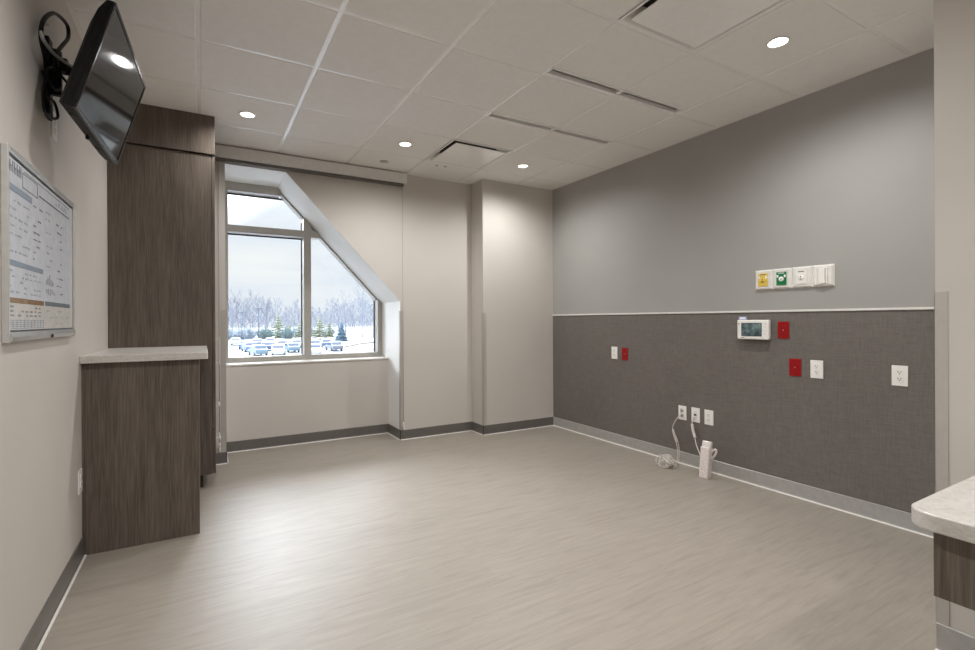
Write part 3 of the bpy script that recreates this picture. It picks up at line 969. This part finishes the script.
# ------------------------------------------------------------------ television on its arm
TW, TH = 0.73, 0.43
tv = bpy.data.objects.new('television', None); COL.objects.link(tv)
tag(tv, 'black flat television tilted down from a wall arm', 'television')
tilt, yaw = 0.284, -0.042
n = Vector((math.cos(tilt) * math.cos(yaw), math.cos(tilt) * math.sin(yaw), -math.sin(tilt)))
a = Vector((-math.sin(yaw), math.cos(yaw), 0)); u = n.cross(a)
tv.matrix_world = Matrix.Translation((-0.315, 2.609, 2.209)) @ Matrix((n, a, u)).transposed().to_4x4()
hw, hh = TW / 2, TH / 2
bz = MB()
bz.box(-0.014, 0.0, -hw, hw, hh - 0.014, hh, 0.002); bz.box(-0.014, 0.0, -hw, hw, -hh, -hh + 0.02, 0.002)
bz.box(-0.014, 0.0, -hw, -hw + 0.014, -hh + 0.02, hh - 0.014, 0.002); bz.box(-0.014, 0.0, hw - 0.014, hw, -hh + 0.02, hh - 0.014, 0.002)
bz.build('bezel', M['black_gloss'], tv)
MB().box(-0.012, -0.003, -hw + 0.013, hw - 0.013, -hh + 0.019, hh - 0.013).build('screen', M['screen'], tv)
sb = MB(); tb = bmesh.new()
rings = []
for x, iy, it, ib in ((-0.014, 0.0, 0.0, 0.0), (-0.03, 0.002, 0.004, 0.0), (-0.05, 0.02, 0.04, 0.004), (-0.066, 0.05, 0.09, 0.012)):
    rings.append([tb.verts.new((x, sy * (hw - iy), (hh - it) if sz > 0 else -(hh - ib))) for sy, sz in ((-1, -1), (1, -1), (1, 1), (-1, 1))])
for P, Q in zip(rings, rings[1:]):
    for k in range(4): tb.faces.new((P[k], P[(k + 1) % 4], Q[(k + 1) % 4], Q[k]))
tb.faces.new(rings[0]); tb.faces.new(rings[-1])
bmesh.ops.recalc_face_normals(tb, faces=tb.faces[:])
sb._merge(tb, 0)
sb.box(-0.085, -0.055, -0.13, 0.13, -0.12, 0.10, 0.008)
shell = sb.build('back_shell', M['black'], tv)
for y in (-0.2, 0.2):
    MB().box(-0.05, -0.022, y - 0.05, y + 0.05, -hh - 0.0015, -hh + 0.004, 0.001).build('speaker_grille', M['slot'], shell)
MB().box(-0.036, -0.028, -0.04, 0.06, -hh - 0.002, -hh + 0.004, 0.001).build('port_slot', M['slot'], shell)
MB().box(-0.048, -0.036, -0.01, 0.012, -hh - 0.012, -hh + 0.004, 0.002).build('stand_socket', M['black'], shell)

mt = thing('television_wall_mount', 'black folding wall arm behind the television', 'wall mount', (XL, 2.74, 2.24))
def mp(name, mb, mat=M['black'], lab=None):
    o = mb.build(name, mat, mt); o.location = (-XL, -2.74, -2.24)
    if lab: o['label'] = lab
    return o
mp('wall_plate', MB().box(XL + 0.001, XL + 0.016, 2.60, 2.66, 2.07, 2.40, 0.003).box(XL + 0.016, XL + 0.05, 2.615, 2.645, 2.17, 2.36, 0.004))
mp('arm', MB().box(-0.52, -0.48, 2.605, 2.655, 2.27, 2.325, 0.006).tube([(-0.50, 2.63, 2.30), (-0.465, 2.63, 2.275), (-0.425, 2.625, 2.245)], 0.02, 10, smooth_n=3))
hd = MB(); tmp = tv.matrix_world
hd.cyl(tmp @ Vector((-0.118, 0, 0.0)), tmp @ Vector((-0.086, 0, 0.0)), 0.035, n=20)
for sy in (-0.1, 0.1):
    hd.cyl(tmp @ Vector((-0.091, sy, -0.10)), tmp @ Vector((-0.091, sy, 0.10)), 0.005, n=8)
hd.cyl(tmp @ Vector((-0.093, -0.1, 0.0)), tmp @ Vector((-0.093, 0.1, 0.0)), 0.006, n=8)
mp('tilt_head', hd)

def cable(label, pts, r, mat, rr=8):
    pts = [(x + 0.004, y - 0.05 * max(0, min(1, (-0.44 - x) / 0.06)), z) for x, y, z in pts]
    tag(MB().tube(pts, r, rr).build('cable', mat), label, 'cable', 'cables behind the television')
cable('thick black cable loop above the television arm', [(-0.55, 2.66, 2.12), (-0.53, 2.55, 2.24), (-0.52, 2.44, 2.29), (-0.52, 2.47, 2.37), (-0.52, 2.60, 2.47), (-0.52, 2.73, 2.525), (-0.515, 2.83, 2.54), (-0.51, 2.81, 2.48), (-0.51, 2.70, 2.39), (-0.51, 2.62, 2.32), (-0.51, 2.6, 2.25), (-0.52, 2.66, 2.18)], 0.0075, M['black'])
cable('pale grey cable curving from the wall to the television back', [(-0.535, 2.60, 2.42), (-0.525, 2.48, 2.36), (-0.515, 2.43, 2.29), (-0.50, 2.52, 2.275), (-0.47, 2.60, 2.285), (-0.44, 2.66, 2.30), (-0.405, 2.70, 2.30)], 0.006, M['grey_cord'])
cable('slim black cable looping below the television arm', [(-0.54, 2.66, 2.20), (-0.52, 2.62, 2.25), (-0.515, 2.68, 2.235), (-0.51, 2.64, 2.18), (-0.515, 2.56, 2.165), (-0.52, 2.52, 2.20), (-0.51, 2.58, 2.24), (-0.47, 2.62, 2.20), (-0.44, 2.66, 2.16)], 0.0055, M['black'])
cable('tangled black cable drooping beside the wall bracket', [(-0.556, 2.62, 2.24), (-0.53, 2.53, 2.17), (-0.525, 2.49, 2.11), (-0.53, 2.53, 2.05), (-0.525, 2.62, 2.055), (-0.52, 2.68, 2.085), (-0.525, 2.65, 2.13), (-0.53, 2.57, 2.12), (-0.53, 2.54, 2.16), (-0.54, 2.6, 2.2)], 0.0055, M['black'])
t = outlet('white wall outlet behind the television below its wall bracket', 2.735, 2.075, M['white'], M['grey_slot'], x=XL, rz=PI / 2)

# ------------------------------------------------------------------ outdoors
GZ = 1.229 - 5.0
def at(b, d, z=GZ):
    b = math.radians(b)
    return (d * math.sin(b), d * math.cos(b), z)
def ground_mat():
    m, nt, p = new_mat('snowy_lot')
    f = noise(nt, mapping(nt, (0.2, 0.6, 1)), 0.3, 5, 0.65)
    nt.links.new(ramp(nt, f, [(0.36, (92, 100, 112)), (0.5, (146, 151, 160)), (0.64, (176, 180, 187))]), p.inputs['Base Color'])
    p.inputs['Roughness'].default_value = 0.8
    return m
gm = MB(); tb = bmesh.new()
NX, NY = 40, 60
gv = [[tb.verts.new((-160 + 480 * i / NX, 7 + 400 * j / NY, GZ + 0.25 * math.sin(i * 0.7) * math.sin(j * 0.9) * (1 if j > 22 else 0.15))) for j in range(NY + 1)] for i in range(NX + 1)]
for i in range(NX):
    for j in range(NY):
        tb.faces.new((gv[i][j], gv[i + 1][j], gv[i + 1][j + 1], gv[i][j + 1]))
bmesh.ops.recalc_face_normals(tb, faces=tb.faces[:])
gm._merge(tb, 0)
struct('ground', gm, ground_mat(), label='snow covered parking lot and field outside')
# curved kerb of the drive at the right
kb = MB()
pts = [at(14.3, 96), at(15.0, 101), at(15.8, 107), at(16.7, 111), at(17.6, 114), at(19, 117)]
kb.tube([(x, y, z + 0.1) for x, y, z in pts], 0.28, 8)
struct('kerb', kb, plain('salted_kerb', (158, 150, 142), 0.8), label='curved kerb of the snowy drive')

C = dict(
    bark=plain('bare_bark', (128, 130, 140), 0.9, var=0.1, scale=2),  # bark paled toward blue, outdoor haze put into the colour
    bark_hazed=plain('hazed_bark', (140, 146, 160), 0.9, var=0.08, scale=2),  # paler copy for farther trees, haze mixed into the bark colour
    pine=plain('olive_needles', (150, 156, 134), 0.9, var=0.12, scale=2),
    spruce=plain('blue_spruce_needles', (104, 128, 146), 0.9, var=0.15, scale=2),
    brush=plain('frosted_brush', (176, 186, 197), 0.9, var=0.1, scale=1.5),
    dbrush=plain('grey_green_brush', (140, 158, 160), 0.9, var=0.1, scale=1.5),
    pole=plain('pole_paint', (96, 104, 122), 0.6),
    tyre=plain('tyre', (52, 54, 58), 0.8),
    carglass=plain('car_glass', (70, 84, 108), 0.15),
    snow=plain('roof_snow', (240, 243, 247), 0.8),
)
def seg_mesh(segs, n=3):
    vs, fs = [], []
    for p, q, r0, r1 in segs:
        d = (q - p).normalized(); a = d.orthogonal().normalized(); b = d.cross(a)
        k0 = len(vs)
        for base, r in ((p, r0), (q, r1)):
            for k in range(n):
                t = 2 * PI * k / n
                vs.append(base + (a * math.cos(t) + b * math.sin(t)) * r)
        for k in range(n):
            fs.append((k0 + k, k0 + (k + 1) % n, k0 + n + (k + 1) % n, k0 + n + k))
    me = bpy.data.meshes.new('branches')
    me.from_pydata([tuple(v) for v in vs], [], fs)
    return me
def bare_tree(seed, h, spread=0.5, side=16, r0=0.2, fork=0.3):
    """a tapering leader with side limbs, each limb branching into fine twigs"""
    rnd = random.Random(seed)
    trunk, segs = [], []
    def limb(p, d, l, r, lev):
        k = 3
        for i in range(k):
            q = p + d * (l / k)
            segs.append((p, q, r, r * 0.8)); r *= 0.8
            if lev < 3:
                for _ in range(2 if lev < 2 else 3):
                    nd = (d + Vector((rnd.uniform(-1, 1), rnd.uniform(-1, 1), rnd.uniform(-0.3, 0.7))) * 0.75).normalized()
                    limb(q, nd, l * rnd.uniform(0.35, 0.55), max(r * 0.55, 0.016), lev + 1)
            p = q
            d = (d + Vector((rnd.uniform(-.25, .25), rnd.uniform(-.25, .25), rnd.uniform(0, .3)))).normalized()
    p = Vector((0, 0, -0.2)); d = Vector((0, 0, 1)); n = 8
    for i in range(n):
        q = p + d * (h * 0.95 / n)
        trunk.append((p, q, r0 * (1 - i / n) + 0.03, r0 * (1 - (i + 1) / n) + 0.03))
        if i / n >= fork - 0.1:
            for _ in range(max(1, side // 8)):
                a = rnd.uniform(0, 2 * PI)
                ld = Vector((math.cos(a) * spread, math.sin(a) * spread, rnd.uniform(0.35, 0.9))).normalized()
                limb(q, ld, h * rnd.uniform(0.2, 0.34) * (1.1 - 0.6 * i / n), r0 * 0.45 * (1.05 - i / n), 1)
        p = q
        d = (d + Vector((rnd.uniform(-.08, .08), rnd.uniform(-.08, .08), 0.1))).normalized()
    return seg_mesh(trunk, 6), seg_mesh(segs)
def tree_thing(name, label, cat, group, tm, bm_, m1, m2, loc, part='branches'):
    t = thing(name, label, cat, loc, 0, group)
    link('trunk', tm, m1, t); link(part, bm_, m2, t)
    return t
protos = [tree_thing('bare_tree', 'tall bare winter tree beyond the parking lot at the left of the window', 'tree', 'bare trees beyond the parking lot', *bare_tree(s, 15, sp_, 24), C['bark'], C['bark'], at(2.2, 172)) for s, sp_ in ((3, 0.6), (8, 0.5))]
rnd = random.Random(5)
protos[0].location = at(4.7, 164); protos[1].location = at(3.35, 172); protos[1].rotation_euler.z = 1.3
protos[0].scale = protos[1].scale = (0.86,) * 3
for b, dd, s in ((2.0, 164, 0.7), (6.0, 171, 0.76)):
    dup(protos[rnd.randrange(2)], at(b, dd), rnd.uniform(0, 6), None, None, s)
far_tree = tree_thing('bare_tree', 'hazy bare tree in the woodland edge behind the parking lot', 'tree', 'woodland edge behind the parking lot', *bare_tree(21, 11.5, 0.6, 24, 0.16, 0.2), C['bark_hazed'], C['bark_hazed'], at(7.4, 180))
far_b = tree_thing('bare_tree', 'hazy bare tree in the woodland edge behind the parking lot', 'tree', 'woodland edge behind the parking lot', *bare_tree(33, 11.5, 0.5, 24, 0.16, 0.2), C['bark_hazed'], C['bark_hazed'], at(8.1, 186))
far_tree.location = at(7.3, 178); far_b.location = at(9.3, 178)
for row in range(8):
    dd = 178 + row * 8
    for k in range(7):
        b = 1.4 + (row % 2) * 1.3 + (row // 2) * 0.4 + k * 2.7 + rnd.uniform(-0.1, 0.1)
        if row == 0 and 5.5 < b < 10 or b > 18.8: continue
        dup(rnd.choice((far_tree, far_b)), at(b, dd), rnd.uniform(0, 6), None, None, rnd.uniform(0.72, 0.92) * (1.1 if b < 7 or b > 12.5 else 0.85) * (1 + row * 0.03))
tall = tree_thing('bare_tree', 'very tall slender bare tree at the right of the window', 'tree', None, *bare_tree(47, 18, 0.45, 16, 0.16, 0.35), C['bark_hazed'], C['bark_hazed'], at(16.1, 146))
dup(tall, at(17.3, 150), 2.1, 'second tall slender bare tree at the right edge of the window', None, 0.9)
dup(tall, at(14.2, 160), 4.1, 'slender bare tree rising behind the blue spruce', None, 0.72)

def conifer(seed, h, r, tiers, droop=0.25, dens=14):
    rnd = random.Random(seed)
    vs, fs = [], []
    for t in range(tiers):
        f = t / (tiers - 1)
        z = h * (0.06 + 0.92 * f)
        R = r * (1 - f) ** 0.85 + 0.06
        nb = max(6, int(dens * (1 - f * 0.6)))
        for k in range(nb):
            a = 2 * PI * (k + rnd.uniform(-.3, .3)) / nb + t
            L = R * rnd.uniform(0.75, 1.12)
            c, s = math.cos(a), math.sin(a)
            w = L * 0.28 + 0.05
            th = h * 0.035
            base = len(vs)
            vs += [(0, 0, z + th), (c * L * 0.6 - s * w, s * L * 0.6 + c * w, z - droop * L * 0.5), (c * L, s * L, z - droop * L), (c * L * 0.6 + s * w, s * L * 0.6 - c * w, z - droop * L * 0.5), (c * L * 0.5, s * L * 0.5, z - th * 2 - droop * L * 0.5)]
            fs += [(base, base + 1, base + 2), (base, base + 2, base + 3), (base + 4, base + 2, base + 1), (base + 4, base + 3, base + 2), (base, base + 4, base + 1), (base, base + 3, base + 4)]
    me = bpy.data.meshes.new('boughs'); me.from_pydata(vs, [], fs)
    tm = seg_mesh([(Vector((0, 0, -0.1)), Vector((0, 0, h * 0.95)), r * 0.06, 0.02)], 6)
    return tm, me
tree_thing('spruce_tree', 'blue-green spruce beside the curved snowy drive', 'tree', None, *conifer(2, 5.0, 2.0, 15), C['bark'], C['spruce'], at(13.76, 126), 'boughs')
pine = tree_thing('evergreen_tree', 'olive evergreen tree behind the parked cars left of the mullion', 'tree', None, *conifer(9, 7.2, 2.9, 10, 0.1, 10), C['bark'], C['pine'], at(7.15, 157), 'boughs')
dup(pine, at(11.4, 156), 1.0, 'olive evergreen tree just right of the mullion', None, 0.95)
dup(pine, at(12.45, 162), 2.0, 'pale olive evergreen tree left of the blue spruce', None, 0.72)
dup(pine, at(8.3, 164), 3.0, 'small olive evergreen tree near the mullion', None, 0.62)
dup(pine, at(9.4, 160), 3.6, 'olive evergreen tree partly hidden by the mullion', None, 0.7)

def shrub(seed, rx, h):
    rnd = random.Random(seed)
    segs = []
    for k in range(150):
        a = rnd.uniform(0, 2 * PI); rr = rx * math.sqrt(rnd.random())
        p = Vector((rr * math.cos(a) * 0.6, rr * math.sin(a) * 0.5, -0.1))
        e = Vector((rr * math.cos(a) + rnd.uniform(-.5, .5), rr * math.sin(a) * 0.7, h * (1 - 0.5 * (rr / rx) ** 2) * rnd.uniform(0.6, 1.05)))
        segs.append((p, e, 0.11, 0.06))
        for q in range(3):
            s_ = p.lerp(e, rnd.uniform(0.4, 0.9))
            segs.append((s_, s_ + Vector((rnd.uniform(-.9, .9), rnd.uniform(-.9, .9), rnd.uniform(.1, 1.0))), 0.07, 0.04))
    return seg_mesh(segs)
sb = link('shrub', shrub(3, 2.3, 3.4), C['dbrush']); sb.location = at(5.85, 152)
tag(sb, 'broad grey-green leafless shrub left of the olive evergreen', 'shrub')
o = sb.copy(); COL.objects.link(o); o.location = at(8.0, 151); o.rotation_euler.z = 2.2; o['label'] = 'grey-green leafless shrub right of the olive evergreen'
fb = link('shrub', shrub(7, 2.1, 3.4), C['brush']); fb.location = at(2.6, 156)
tag(fb, 'pale frosted shrub in the thicket left of the lamp posts', 'shrub', 'frosted thicket')
for b, dd in ((4.3, 156), (1.0, 157), (1.8, 149), (3.45, 149)):
    o = fb.copy(); COL.objects.link(o); o.location = at(b, dd); o.rotation_euler.z = b * 3
for b, dd in ((8.9, 173), (10.6, 173), (12.4, 174)):
    o = fb.copy(); COL.objects.link(o); o.location = at(b, dd); o.rotation_euler.z = b * 3
    o['label'] = 'pale frosted shrub along the woodland edge beyond the cars'; o['group'] = 'frosted woodland shrubs'

def lamp_post(loc, h, label):
    t = thing('lamp_post', label, 'lamp post', loc, 0, 'parking lot lamp posts')
    MB().cyl((0, 0, -0.1), (0, 0, h), 0.12, 0.09, n=10).build('pole', C['pole'], t)
    MB().cyl((0, 0, -0.1), (0, 0, 0.6), 0.3, n=12).build('footing', C['bark_hazed'], t)
    MB().box(-0.9, 0.9, -0.2, 0.2, h - 0.02, h + 0.14, 0.03).build('lamp_head', C['pole'], t)
lamp_post(at(3.63, 136), 7.2, 'farther slender lamp post in the snowy parking lot')
lamp_post(at(5.21, 112), 7.6, 'nearer slender lamp post in the snowy parking lot')

def car_meshes(label, paint_, group):
    t = thing('car', label, 'car', (0, 0, 0), 0, group)
    body = MB().prism([(-2.25, 0.32), (2.2, 0.32), (2.28, 0.62), (2.1, 0.86), (1.15, 0.98), (0.55, 1.46), (-1.1, 1.5), (-1.75, 1.05), (-2.2, 0.95), (-2.3, 0.6)], 1, -0.88, 0.88, 0.07)
    b = body.build('body', paint_, t)
    MB().prism([(0.98, 1.0), (0.5, 1.4), (-1.02, 1.43), (-1.5, 1.05)], 1, -0.895, 0.895, 0.02).build('side_windows', C['carglass'], b)
    MB().prism([(1.2, 0.995), (0.62, 1.43), (0.56, 1.40), (1.1, 0.95)], 1, -0.75, 0.75, 0.01).prism([(-1.2, 1.46), (-1.78, 1.07), (-1.7, 1.03), (-1.12, 1.42)], 1, -0.75, 0.75, 0.01).build('screens', C['carglass'], b)
    for x in (-1.4, 1.4):
        for y in (-0.9, 0.72):
            MB().cyl((x, y, 0.33), (x, y + 0.18, 0.33), 0.33, n=18).build('wheel', C['tyre'], t)
    MB().prism([(0.45, 1.47), (0.3, 1.56), (-0.95, 1.6), (-1.1, 1.5)], 1, -0.7, 0.7, 0.03).build('roof_snow', C['snow'], t)
    return t
cols = dict(blue=(104, 126, 166), navy=(84, 100, 134), grey=(120, 128, 142), white=(196, 200, 207), teal=(112, 136, 152), rose=(170, 156, 158))
CARS = [('blue', 3.9, 99, 0.3, 'blue car parked nearest the lamp posts'), ('blue', 4.3, 90, 1.2, 'blue car parked right of the blue car by the lamp posts'),
        ('navy', 6.05, 91, 0.2, 'navy car parked in the middle of the left pane'), ('teal', 5.15, 79, 1.4, 'pale teal car parked closest to the building'),
        ('teal', 8.5, 85, 1.0, 'teal car parked toward the mullion'), ('white', 7.2, 79, 0.1, 'white car parked close to the building left of the teal car'),
        ('navy', 9.1, 105, 0.05, 'navy car partly hidden by the mullion'), ('white', 3.06, 116, 0.3, 'white car parked at the far left of the lot'),
        ('rose', 7.4, 103, 0.4, 'pale rose car parked in the far row'), ('white', 6.38, 112, 0.2, 'white car parked in the far row behind the navy car'),
        ('grey', 7.6, 96, 0.1, 'grey car parked behind the white car of the near row'), ('navy', 12.1, 98.6, 0.25, 'navy car parked in the right pane left of the spruce'),
        ('grey', 11.5, 107, 0.3, 'grey car parked behind the navy car of the right pane'), ('grey', 12.95, 86, 1.1, 'grey car parked below the spruce, nearest the drive'),
        ('white', 10.9, 78, 0.15, 'white car parked nearest the mullion in the right pane'), ('white', 10.93, 94, 0.3, 'white car parked just right of the mullion in the second row'),
        ('white', 9.0, 99, 0.2, 'white car parked between the teal car and the mullion'), ('grey', 5.1, 108, 0.2, 'grey car parked behind the blue cars')]
first = {}
for cname, b, dd, rz, lab in CARS:
    rz2 = 1.5 + (rz - 0.5) * 0.25
    if cname not in first:
        first[cname] = car_meshes(lab, plain('car_paint_' + cname, cols[cname], 0.35), 'cars in the snowy lot')
        first[cname].location = at(b, dd); first[cname].rotation_euler.z = rz2
    else:
        dup(first[cname], at(b, dd), rz2, lab)

# ------------------------------------------------------------------ sky
wld = bpy.data.worlds.new('overcast_sky'); S.world = wld
wld.use_nodes = True
nt = wld.node_tree
bg = nt.nodes['Background']
tc = nt.nodes.new('ShaderNodeTexCoord')
sep = nt.nodes.new('ShaderNodeSeparateXYZ'); nt.links.new(tc.outputs['Generated'], sep.inputs[0])
mp_ = nt.nodes.new('ShaderNodeMapping'); mp_.inputs['Scale'].default_value = (1.2, 1.2, 5.5); nt.links.new(tc.outputs['Generated'], mp_.inputs[0])
cl = noise(nt, mp_.outputs[0], 2.6, 5, 0.55, 0.4)
colr = ramp(nt, cl, [(0.32, (228, 234, 245)), (0.5, (241, 243, 248)), (0.68, (250, 249, 249))])
mr = nt.nodes.new('ShaderNodeMapRange')
mr.interpolation_type = 'SMOOTHSTEP'
mr.inputs['From Min'].default_value = 0.16; mr.inputs['From Max'].default_value = 0.6
mr.inputs['To Min'].default_value = 1.02; mr.inputs['To Max'].default_value = 4.0
nt.links.new(sep.outputs['Z'], mr.inputs['Value'])
nt.links.new(colr, bg.inputs['Color'])
# added broad bright sky patch above the view, to light floor and reveals
dp = nt.nodes.new('ShaderNodeVectorMath'); dp.operation = 'DOT_PRODUCT'
nrm = nt.nodes.new('ShaderNodeVectorMath'); nrm.operation = 'NORMALIZE'
nt.links.new(tc.outputs['Generated'], nrm.inputs[0])
b_, e_ = math.radians(-20), math.radians(38)
dp.inputs[1].default_value = (math.sin(b_) * math.cos(e_), math.cos(b_) * math.cos(e_), math.sin(e_))
nt.links.new(nrm.outputs[0], dp.inputs[0])
gl = nt.nodes.new('ShaderNodeMapRange'); gl.interpolation_type = 'SMOOTHSTEP'
gl.inputs['From Min'].default_value = math.cos(math.radians(35.5)); gl.inputs['From Max'].default_value = math.cos(math.radians(14))
gl.inputs['To Min'].default_value = 0.0; gl.inputs['To Max'].default_value = 26.0
nt.links.new(dp.outputs['Value'], gl.inputs['Value'])
nt.links.new(math_n(nt, 'ADD', mr.outputs['Result'], gl.outputs['Result']), bg.inputs['Strength'])

# ------------------------------------------------------------------ view
vs = S.view_settings
S.display_settings.display_device = 'sRGB'
vs.view_transform = 'Standard'; vs.look = 'None'; vs.gamma = 1.0; vs.use_curve_mapping = False
vs.exposure = 0.13
S.cycles.use_denoising = True
S.cycles.max_bounces = 10
S.cycles.diffuse_bounces = 6
S.cycles.transparent_max_bounces = 12
S.cycles.sample_clamp_indirect = 4.0
